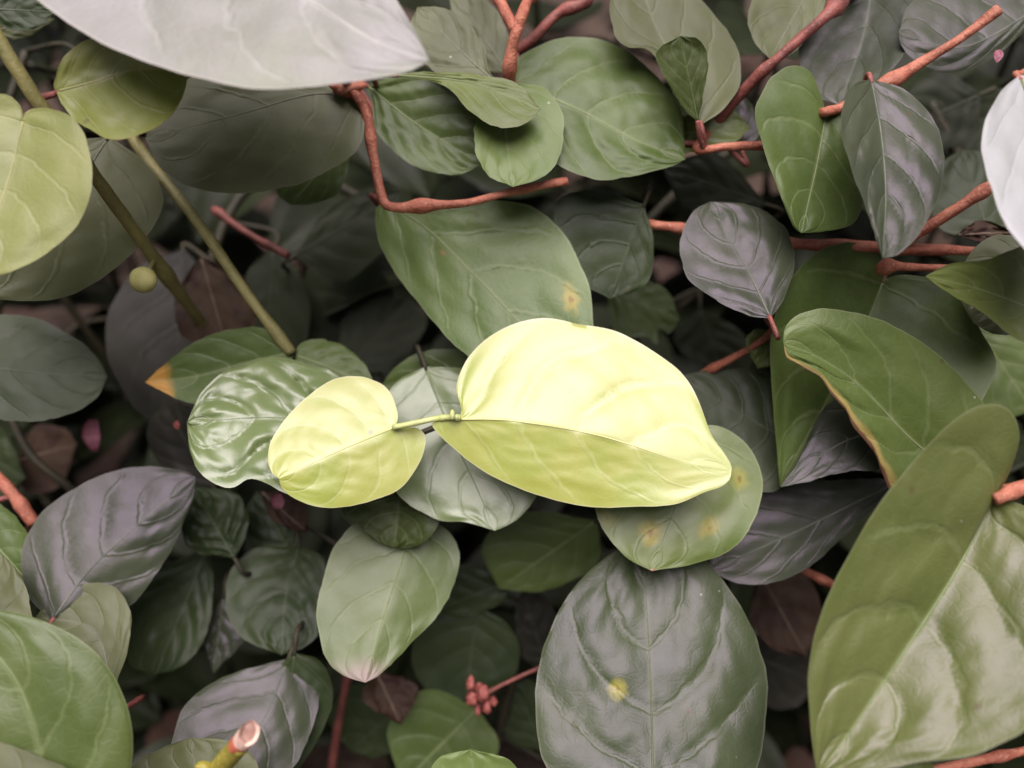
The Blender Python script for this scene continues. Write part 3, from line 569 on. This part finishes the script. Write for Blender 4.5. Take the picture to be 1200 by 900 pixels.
# --- near leaves at bottom left
t = shoot('smooth near green leaf with a pale margin beside the cut stem', (-60, 1080, 1), 'leafy_shoot')
stem(t, [(-160, 1290, -6), (-95, 1190, -2), (-40, 1120, 0.5), (20, 1060, 1.8), (74, 1032, 2.5)], 9, 'olive_stem')
leaf(t, (72, 1035), (-58, 712), [(-30, 1020), (-120, 930), (-140, 820), (-110, 745)], [(130, 985), (152, 905), (155, 860), (147, 822), (128, 784), (96, 751), (50, 728), (0, 715)], mid=[(55, 920), (20, 800)],
     z=(2.6, 2.5), k=(0.25, -0.02), up=0.08, curl=-0.16, mat='near_green', amp=0.05, wave=0.1, res=(56, 34), label='smooth green leaf with a pale margin', pet='olive_stem', nick=0.6)
leaf(t, (10, 1050), (-60, 862), [(-110, 1000), (-120, 900)], [(85, 990), (85, 910), (40, 885), (-5, 868)], z=(3.2, 3.2), k=(0, 0), up=0.4, mat='grey', amp=0.03, pet='olive_stem')

# --- cut stem
t = shoot('freshly cut yellow-green stem with a pinkish end above a grey leaf', (215, 960, 1), 'cut_stem')
stem(t, [(120, 1180, -5), (160, 1080, -2), (200, 990, 0.6), (232, 932, 1.6), (262, 894, 2.2), (283, 871, 2.6)], 12.5, 'yellow_stem', nodes=[(0.82, 0.12)], n=16, knob=0.06, r_end=12)
stem(t, [(280, 874, 2.55), (285, 868, 2.645)], 12.6, 'wound', name='bark_edge', n=16, knob=0.25, r_end=12.4)
def cut_face(par):
    c0, c1 = P(285, 868, 2.66), P(300, 849, 2.95)
    ax = (c1 - c0).normalized(); n1 = ax.cross(F).normalized(); n2 = ax.cross(n1)
    r = 12.2 / FPX * (D0 - 0.027)
    bm = bmesh.new(); rings = []
    for lvl in range(2):
        ring = []
        for i in range(18):
            a = 2 * math.pi * i / 18
            d = n1 * math.cos(a) + n2 * math.sin(a)
            h = 0.0 if lvl == 0 else 0.0028 + 0.0022 * d.dot((R * 0.35 + U * 0.9).normalized()) + 0.0002 * math.sin(a * 5)
            ring.append(bm.verts.new(d * r * (1 if lvl == 0 else 0.98) + ax * h))
        rings.append(ring)
    for i in range(18): bm.faces.new((rings[0][i], rings[0][(i + 1) % 18], rings[1][(i + 1) % 18], rings[1][i]))
    f = bm.faces.new(rings[1])
    inn = bmesh.ops.inset_region(bm, faces=[f], thickness=r * 0.35, depth=-0.0001)
    inn2 = bmesh.ops.inset_region(bm, faces=[f], thickness=r * 0.25, depth=-0.0007)
    bmesh.ops.recalc_face_normals(bm, faces=bm.faces)
    me = bpy.data.meshes.new('cut_face'); bm.to_mesh(me); bm.free()
    me.materials.append(MATS['cut_wood']); me.materials.append(MATS['pith'])
    big = max(me.polygons, key=lambda p: len(p.vertices)); big.material_index = 1
    o = link('cut_face', me, None, par, c0); o['label'] = 'pinkish white slanting cut end'
cut_face(t)
blob(t, 'bud', 238, 899, 2.1, 9, 'yellow_stem', (1.1, .8, .8), 7)
stem(t, [(205, 990, 0.7), (230, 985, 0.9), (252, 992, 1.0)], 5, 'olive_stem', name='side_twig')
leaf(t, (250, 1000), (222, 865), [(175, 960), (152, 905), (188, 877)], [(310, 950), (303, 900), (285, 877), (255, 866)], z=(0.8, 0.9), k=(0, 0), up=0.4, mat='grey', amp=0.04)

# --- left red stem group
t = shoot('thick red twig end with slate-grey leaves below the pink petal', (-60, 500, -4), 'red_twig_shoot')
stem(t, [(-60, 515, -4), (-5, 558, -2.4), (22, 588, -2.2), (40, 614, -2.2)], 10, 'red_bark', nodes=[(0.95, 0.3)], r_end=8)
stem(t, [(35, 608, -2.4), (45, 660, -3.0), (60, 735, -2.6), (90, 800, -2.4)], 6, 'maroon_bark', name='side_twig')
leaf(t, (60, 728), (229, 559), [(32, 695), (27, 645), (45, 606), (78, 578), (120, 556), (168, 547), (212, 551)], [(112, 728), (155, 706), (190, 662), (215, 612), (226, 585)], mid=[(105, 668), (165, 612)], z=(-1.4, -1.8), k=(0, -0.4), up=0.3, mat='violet', amp=0.08, wave=0.06, label='slate-grey pointed leaf')
leaf(t, (132, 812), (42, 722), [(150, 760), (153, 718), (136, 689), (106, 683), (68, 694)], [(90, 810), (45, 775)], mid=[(110, 740)], z=(-0.8, -0.6), k=(0, 0.4), up=0.4, mat='grey', amp=0.04, label='plain grey leaf behind the near green one')
leaf(t, (-30, 780), (2, 648), [(-70, 740), (-50, 670)], [(30, 760), (36, 712), (22, 672)], z=(0.0, -0.3), k=(0, 0), up=0.3, mat='grey', amp=0.04)
leaf(t, (-70, 420), (126, 441), [(-20, 375), (38, 372), (86, 395), (114, 419)], [(-20, 480), (20, 493), (70, 488), (110, 470)], mid=[(30, 436)], z=(-2.2, -2.4), k=(-0.05, 0.05), up=0.25, mat='slate', amp=0.03, label='flat slate-coloured oval leaf', wave=0.05)
leaf(t, (-30, 610), (40, 690), [(-60, 650), (-20, 700)], [(0, 590), (40, 640)], z=(-1.8, -1.6), k=(0, 0), mat='mature')

# --- shaded shoot at lower left centre
t = shoot('shaded shoot with a broad green leaf turning pinkish at its tip', (430, 700, -8), 'leafy_shoot')
stem(t, [(380, 960, -7), (400, 830, -5), (430, 700, -4.5), (470, 610, -3), (488, 596, -2.2)], 6, 'maroon_bark')
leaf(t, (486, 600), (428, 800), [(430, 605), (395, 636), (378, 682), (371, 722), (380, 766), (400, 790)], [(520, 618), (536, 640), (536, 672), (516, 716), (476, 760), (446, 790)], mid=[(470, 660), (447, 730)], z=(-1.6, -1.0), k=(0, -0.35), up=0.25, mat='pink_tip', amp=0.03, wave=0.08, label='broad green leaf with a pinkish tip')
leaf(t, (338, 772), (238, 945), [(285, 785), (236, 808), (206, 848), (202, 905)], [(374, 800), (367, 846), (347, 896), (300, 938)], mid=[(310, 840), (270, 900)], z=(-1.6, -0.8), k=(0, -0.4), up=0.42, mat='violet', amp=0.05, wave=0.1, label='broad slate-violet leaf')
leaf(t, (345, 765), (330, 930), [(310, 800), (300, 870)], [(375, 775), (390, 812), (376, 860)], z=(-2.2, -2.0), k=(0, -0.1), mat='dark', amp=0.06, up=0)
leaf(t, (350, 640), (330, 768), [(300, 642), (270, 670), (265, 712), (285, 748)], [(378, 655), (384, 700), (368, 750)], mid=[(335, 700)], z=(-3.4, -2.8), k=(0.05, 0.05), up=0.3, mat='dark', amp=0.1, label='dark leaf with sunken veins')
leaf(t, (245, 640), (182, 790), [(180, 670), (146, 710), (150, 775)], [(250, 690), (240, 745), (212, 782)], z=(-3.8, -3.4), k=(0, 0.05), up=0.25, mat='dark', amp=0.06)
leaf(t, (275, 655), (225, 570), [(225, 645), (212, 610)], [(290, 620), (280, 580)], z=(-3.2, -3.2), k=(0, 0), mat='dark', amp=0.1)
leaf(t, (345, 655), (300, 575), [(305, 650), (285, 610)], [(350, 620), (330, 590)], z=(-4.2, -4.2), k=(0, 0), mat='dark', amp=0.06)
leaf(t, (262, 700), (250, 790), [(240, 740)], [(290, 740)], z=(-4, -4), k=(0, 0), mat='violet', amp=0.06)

# --- dark understory leaves picked out in the gaps
t = shoot('deep shaded shoot with dark leaves around the reddish bud cluster', (560, 860, -8), 'understory_shoot')
stem(t, [(560, 960, -8), (590, 840, -6.5), (615, 720, -6.0), (625, 600, -6), (600, 480, -7)], 6, 'dull_stem')
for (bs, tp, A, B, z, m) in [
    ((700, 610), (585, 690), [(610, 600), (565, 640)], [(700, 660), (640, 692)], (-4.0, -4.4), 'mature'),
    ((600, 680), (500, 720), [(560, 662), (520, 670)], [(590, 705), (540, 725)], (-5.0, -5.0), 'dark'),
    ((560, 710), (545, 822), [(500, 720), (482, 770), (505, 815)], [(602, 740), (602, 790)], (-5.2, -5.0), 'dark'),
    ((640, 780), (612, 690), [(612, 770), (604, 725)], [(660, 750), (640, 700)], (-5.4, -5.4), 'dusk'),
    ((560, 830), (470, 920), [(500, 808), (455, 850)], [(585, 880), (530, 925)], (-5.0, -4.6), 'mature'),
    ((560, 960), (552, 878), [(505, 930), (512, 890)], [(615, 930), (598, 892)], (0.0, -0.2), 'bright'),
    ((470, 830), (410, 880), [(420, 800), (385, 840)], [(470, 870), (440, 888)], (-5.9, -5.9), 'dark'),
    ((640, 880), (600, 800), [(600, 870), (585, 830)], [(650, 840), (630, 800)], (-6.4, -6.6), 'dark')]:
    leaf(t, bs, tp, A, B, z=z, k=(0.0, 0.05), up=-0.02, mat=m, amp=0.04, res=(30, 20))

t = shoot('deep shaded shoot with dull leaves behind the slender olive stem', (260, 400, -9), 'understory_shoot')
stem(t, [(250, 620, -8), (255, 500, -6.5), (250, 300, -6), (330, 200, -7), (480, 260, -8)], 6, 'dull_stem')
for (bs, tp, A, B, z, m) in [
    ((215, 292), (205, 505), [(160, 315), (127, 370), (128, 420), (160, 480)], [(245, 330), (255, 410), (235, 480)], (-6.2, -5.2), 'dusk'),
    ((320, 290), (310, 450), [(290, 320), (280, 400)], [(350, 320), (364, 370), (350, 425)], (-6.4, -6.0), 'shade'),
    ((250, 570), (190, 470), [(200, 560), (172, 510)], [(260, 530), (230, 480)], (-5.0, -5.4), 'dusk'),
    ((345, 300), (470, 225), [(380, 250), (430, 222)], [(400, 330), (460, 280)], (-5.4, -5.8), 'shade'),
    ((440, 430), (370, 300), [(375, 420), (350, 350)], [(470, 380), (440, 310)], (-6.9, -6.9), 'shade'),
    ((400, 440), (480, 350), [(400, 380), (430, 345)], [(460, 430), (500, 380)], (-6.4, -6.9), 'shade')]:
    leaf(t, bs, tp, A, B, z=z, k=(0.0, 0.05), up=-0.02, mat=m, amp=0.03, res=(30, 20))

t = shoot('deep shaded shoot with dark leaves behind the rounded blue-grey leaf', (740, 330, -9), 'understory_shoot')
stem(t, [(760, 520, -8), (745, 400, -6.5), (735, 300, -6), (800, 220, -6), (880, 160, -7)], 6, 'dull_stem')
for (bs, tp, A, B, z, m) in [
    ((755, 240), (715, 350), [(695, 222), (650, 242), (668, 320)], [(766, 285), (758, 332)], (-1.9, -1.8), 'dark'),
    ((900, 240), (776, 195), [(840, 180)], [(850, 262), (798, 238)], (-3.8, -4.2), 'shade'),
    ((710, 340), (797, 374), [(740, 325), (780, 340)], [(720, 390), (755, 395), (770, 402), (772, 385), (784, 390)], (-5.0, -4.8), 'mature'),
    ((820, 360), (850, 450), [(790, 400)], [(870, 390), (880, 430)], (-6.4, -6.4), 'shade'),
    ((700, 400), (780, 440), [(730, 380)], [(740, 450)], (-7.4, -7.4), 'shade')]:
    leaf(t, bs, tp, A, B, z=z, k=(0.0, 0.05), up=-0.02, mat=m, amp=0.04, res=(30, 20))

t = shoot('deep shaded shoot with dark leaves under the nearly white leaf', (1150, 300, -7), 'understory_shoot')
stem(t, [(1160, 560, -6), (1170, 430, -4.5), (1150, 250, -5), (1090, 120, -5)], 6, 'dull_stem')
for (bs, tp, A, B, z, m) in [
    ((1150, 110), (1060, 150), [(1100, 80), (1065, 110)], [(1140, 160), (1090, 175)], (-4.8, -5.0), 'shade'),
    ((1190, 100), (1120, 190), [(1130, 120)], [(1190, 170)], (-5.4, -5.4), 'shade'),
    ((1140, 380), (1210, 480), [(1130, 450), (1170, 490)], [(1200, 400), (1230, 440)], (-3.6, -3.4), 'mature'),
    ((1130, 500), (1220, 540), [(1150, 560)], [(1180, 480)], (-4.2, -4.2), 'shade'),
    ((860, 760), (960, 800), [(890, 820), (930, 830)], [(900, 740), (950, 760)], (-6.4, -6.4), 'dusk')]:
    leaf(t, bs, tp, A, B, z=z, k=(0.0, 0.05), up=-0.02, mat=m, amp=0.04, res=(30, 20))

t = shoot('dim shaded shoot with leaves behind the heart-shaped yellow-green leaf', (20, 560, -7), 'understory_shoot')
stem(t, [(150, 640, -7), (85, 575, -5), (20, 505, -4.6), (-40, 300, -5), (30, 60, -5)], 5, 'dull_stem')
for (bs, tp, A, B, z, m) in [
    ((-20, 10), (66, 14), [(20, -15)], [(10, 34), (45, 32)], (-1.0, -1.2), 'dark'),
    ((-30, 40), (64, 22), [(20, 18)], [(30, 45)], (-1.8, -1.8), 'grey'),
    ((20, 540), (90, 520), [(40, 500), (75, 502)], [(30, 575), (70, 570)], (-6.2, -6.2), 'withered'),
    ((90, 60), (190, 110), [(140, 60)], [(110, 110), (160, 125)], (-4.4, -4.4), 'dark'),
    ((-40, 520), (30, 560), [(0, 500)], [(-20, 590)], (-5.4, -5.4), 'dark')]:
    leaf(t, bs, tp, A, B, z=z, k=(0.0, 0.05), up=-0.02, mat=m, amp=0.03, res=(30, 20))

# --- fallen things lodged in the gaps
def fallen(label, px, py, z, bs, tp, A, B, mat='withered', name='dead_leaf', cat='dead leaf'):
    o = thing(name, label, cat, P(px, py, z))
    leaf(o, bs, tp, A, B, z=(z, z + 0.1), k=(0.2, -0.1), mat=mat, amp=0.08, wave=0.25, res=(26, 18), petiole=False)
    return o
fallen('withered brown leaf lodged between dull leaves behind the slender olive stem', 255, 360, -3.9, (235, 300), (265, 405), [(205, 345), (215, 395)], [(285, 325), (300, 380)])
fallen('rusty dead leaf showing in the gap beside the fishbone-veined leaf', 925, 720, -4.6, (890, 670), (945, 770), [(878, 720), (905, 760)], [(945, 675), (965, 730)])
fallen('reddish dead scrap below the pinkish leaf tip', 455, 815, -4.2, (440, 785), (470, 850), [(425, 820)], [(490, 805)])
fallen('brown dead scrap under the crinkled leaf', 325, 600, -3.6, (305, 575), (360, 625), [(320, 610)], [(355, 580)])
fallen('tan dead leaf edge behind the light green inward-pointing leaf', 1160, 268, -1.6, (1120, 275), (1190, 272), [(1150, 258)], [(1155, 285)])

def petal(label, px, py, z, r, st, mat='pink_petal', name='petal', cat='petal'):
    c = P(px, py, z); d = (c - CAM).dot(F); rr = r / FPX * d
    bm = bmesh.new(); n = 14; rows = []
    for i in range(9):
        u = i / 8; wd = math.sin(math.pi * (0.08 + 0.9 * u)) ** 0.7
        rows.append([bm.verts.new((R * (wd * st * v) + U * (1 - 2 * u) - F * (0.35 * v * v + 0.25 * math.sin(u * 4) + 0.1 * noise.noise(Vector((u * 4, v * 3, px)))))* rr) for v in [q / 4 - 1 for q in range(9)]])
    for a, b_ in zip(rows, rows[1:]):
        for j in range(8): bm.faces.new((a[j], a[j + 1], b_[j + 1], b_[j])).smooth = True
    g = bmesh.ops.solidify(bm, geom=bm.faces[:], thickness=rr * 0.06)
    bmesh.ops.recalc_face_normals(bm, faces=bm.faces)
    me = bpy.data.meshes.new(name); bm.to_mesh(me); bm.free()
    o = link(name, me, MATS[mat], None, c); o['label'] = label; o['category'] = cat
    return o
petal('pink petal lodged in the dark gap by the slate-coloured oval leaf', 112, 510, -3.6, 19, 0.6)
petal('small pink petal scrap under the smaller new leaf', 327, 588, -2.6, 10, 0.8)
petal('tiny whitish petal caught above the nearly white leaf', 1168, 66, -0.4, 7, 0.8)
petal('tiny red scrap on the leaf left of the crinkled leaf', 208, 498, -2.4, 5, 0.8, 'berry_red', 'petal')

t = thing('bud_cluster', 'cluster of small coral red buds on a thin twig in shade', 'buds', P(575, 830, -4))
stem(t, [(564, 815, -3.5), (600, 797, -3.5), (640, 780, -3.7), (700, 760, -4.5)], 2.8, 'maroon_bark', n=8)
for i, (x, y, r) in enumerate([(552, 801, 6), (553, 819, 7), (566, 813, 7), (571, 829, 6), (561, 806, 5), (578, 822, 5), (560, 832, 5)]):
    blob(t, 'bud', x, y, -3.4 - 0.06 * i, r, 'berry_red', (0.8 + 0.1 * (i % 3), 1.35 - 0.15 * (i % 2), 0.9), i, rough=0.5)

t = thing('pink_twig', 'thin pinkish twig lying in the dark gap above the olive stem', 'twig', P(300, 270, -4))
stem(t, [(250, 245, -4.2), (285, 270, -3.8), (338, 300, -3.6)], 6, 'maroon_bark')

# ------------------------------------------------------------------ the rest of the planting behind and around
def flat_leaf_mesh(seed, L, W, mat, nt_=18, ns=12):
    """leaf along +X from the origin, upper side +Z"""
    rnd = random.Random(seed); so_ = rnd.random() * 50
    bm = bmesh.new(); uvl = bm.loops.layers.uv.new('UVMap'); uvs = {}; top = []; bot = []
    for i in range(nt_ + 1):
        t = i / nt_
        wd = W * (math.sin(math.pi * t ** 0.82) ** 0.75 if 0 < t < 1 else 0)
        ra = []; rb = []
        for j in range(ns + 1):
            s = j / ns * 2 - 1; a = abs(s)
            pp = (t - VA * a ** 1.25) * NV
            zz = 0.28 * a * wd - 0.9 * L * 0.22 * t * t + 0.0004 * (abs(math.sin(math.pi * pp)) ** 0.7) * math.sin(math.pi * min(1, a * .93 + .07)) + 0.0025 * noise.noise(Vector((t * 3, s * 2, so_))) * a
            for row, dz in ((ra, 0), (rb, -0.00028)):
                v = bm.verts.new((0.012 + t * L - 0.12 * L * 0 , s * wd, zz + dz)); uvs[v] = (t, (s + 1) / 2); row.append(v)
        top.append(ra); bot.append(rb)
    def face(q):
        f = bm.faces.new(q); f.smooth = True
        for l in f.loops: l[uvl].uv = uvs[l.vert]
    for i in range(nt_):
        for j in range(ns):
            face((top[i][j], top[i + 1][j], top[i + 1][j + 1], top[i][j + 1])); face((bot[i][j], bot[i][j + 1], bot[i + 1][j + 1], bot[i + 1][j]))
        face((top[i][0], bot[i][0], bot[i + 1][0], top[i + 1][0])); face((top[i][ns], top[i + 1][ns], bot[i + 1][ns], bot[i][ns]))
    bmesh.ops.remove_doubles(bm, verts=bm.verts, dist=2e-6); crisp(bm)
    me = bpy.data.meshes.new('leaf'); bm.to_mesh(me); bm.free(); me.materials.append(MATS[mat])
    return me
def petiole_mesh():
    pts = catmull([Vector((0, 0, 0)), Vector((0.006, 0, 0.0012)), Vector((0.0135, 0, 0))], 4)
    me = tube_mesh('petiole', pts, [0.0008] * len(pts), sides=6); me.materials.append(MATS['dull_stem']); return me
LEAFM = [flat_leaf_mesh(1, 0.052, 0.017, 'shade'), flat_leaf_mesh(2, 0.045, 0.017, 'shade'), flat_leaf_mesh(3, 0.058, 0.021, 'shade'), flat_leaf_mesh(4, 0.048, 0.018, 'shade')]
PETM = petiole_mesh()

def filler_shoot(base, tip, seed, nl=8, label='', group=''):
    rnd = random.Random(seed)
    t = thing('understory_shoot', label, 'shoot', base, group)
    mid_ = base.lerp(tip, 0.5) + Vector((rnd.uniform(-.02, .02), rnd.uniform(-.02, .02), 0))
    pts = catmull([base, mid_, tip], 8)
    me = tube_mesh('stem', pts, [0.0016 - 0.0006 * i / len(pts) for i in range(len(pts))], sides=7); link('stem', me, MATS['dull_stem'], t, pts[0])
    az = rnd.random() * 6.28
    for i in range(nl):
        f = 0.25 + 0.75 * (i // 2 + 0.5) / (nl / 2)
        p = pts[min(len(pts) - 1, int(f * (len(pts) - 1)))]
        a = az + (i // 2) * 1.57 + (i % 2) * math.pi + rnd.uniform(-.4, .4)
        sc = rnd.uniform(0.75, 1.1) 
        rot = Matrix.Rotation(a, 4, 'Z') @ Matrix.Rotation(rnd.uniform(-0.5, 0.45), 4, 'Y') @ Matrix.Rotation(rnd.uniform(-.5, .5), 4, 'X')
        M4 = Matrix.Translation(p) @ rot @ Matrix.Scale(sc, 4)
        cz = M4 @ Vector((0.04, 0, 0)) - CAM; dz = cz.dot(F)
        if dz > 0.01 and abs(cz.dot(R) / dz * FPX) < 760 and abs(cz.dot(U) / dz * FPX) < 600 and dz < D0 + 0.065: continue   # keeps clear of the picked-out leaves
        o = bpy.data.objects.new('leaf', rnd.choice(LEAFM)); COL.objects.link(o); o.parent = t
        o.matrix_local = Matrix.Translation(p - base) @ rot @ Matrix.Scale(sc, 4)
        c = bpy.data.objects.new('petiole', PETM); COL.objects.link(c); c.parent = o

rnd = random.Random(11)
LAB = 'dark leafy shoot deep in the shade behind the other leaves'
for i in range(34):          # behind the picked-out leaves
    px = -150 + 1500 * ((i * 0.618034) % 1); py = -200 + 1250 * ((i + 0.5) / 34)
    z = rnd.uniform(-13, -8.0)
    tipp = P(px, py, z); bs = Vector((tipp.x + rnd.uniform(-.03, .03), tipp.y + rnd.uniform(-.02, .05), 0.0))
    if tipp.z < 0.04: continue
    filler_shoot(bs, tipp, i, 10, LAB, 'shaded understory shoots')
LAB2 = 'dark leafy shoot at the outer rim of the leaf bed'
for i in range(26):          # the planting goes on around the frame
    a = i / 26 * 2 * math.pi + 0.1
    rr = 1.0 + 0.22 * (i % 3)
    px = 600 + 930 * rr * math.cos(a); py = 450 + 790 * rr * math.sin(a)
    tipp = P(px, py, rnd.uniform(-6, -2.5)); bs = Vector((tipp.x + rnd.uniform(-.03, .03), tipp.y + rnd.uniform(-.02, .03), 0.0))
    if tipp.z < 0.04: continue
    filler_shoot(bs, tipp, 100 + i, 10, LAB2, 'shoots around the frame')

def litter():
    rnd = random.Random(5); bm = bmesh.new(); uvl = bm.loops.layers.uv.new('UVMap')
    for i in range(1400):
        x, y = rnd.uniform(-.5, .5), rnd.uniform(-.35, .7); L = rnd.uniform(.012, .045); W = L * rnd.uniform(.2, .45)
        m = Matrix.Translation((x, y, 0.012 + rnd.uniform(0, .02))) @ Matrix.Rotation(rnd.random() * 6.28, 4, 'Z') @ Matrix.Rotation(rnd.uniform(-.5, .5), 4, 'X') @ Matrix.Rotation(rnd.uniform(-.4, .4), 4, 'Y')
        c = rnd.uniform(-.3, .3); g = [[None] * 3 for _ in range(5)]
        for k in range(5):
            u = k / 4; wd = W * math.sin(math.pi * (0.05 + .9 * u))
            for j in range(3):
                g[k][j] = bm.verts.new(m @ Vector(((u - .5) * L, (j - 1) * wd, c * abs(j - 1) * wd + .1 * L * math.sin(u * 3 + i))))
        for k in range(4):
            for j in range(2):
                f = bm.faces.new((g[k][j], g[k + 1][j], g[k + 1][j + 1], g[k][j + 1])); f.smooth = True
                for l, q in zip(f.loops, ((k, j), (k + 1, j), (k + 1, j + 1), (k, j + 1))): l[uvl].uv = (q[0] / 4, q[1] / 2)
    me = bpy.data.meshes.new('leaf_litter'); bm.to_mesh(me); bm.free()
    o = link('leaf_litter', me, MATS['litter']); o['kind'] = 'stuff'; o['label'] = 'brown dead leaf litter covering the soil'; o['category'] = 'leaf litter'
litter()
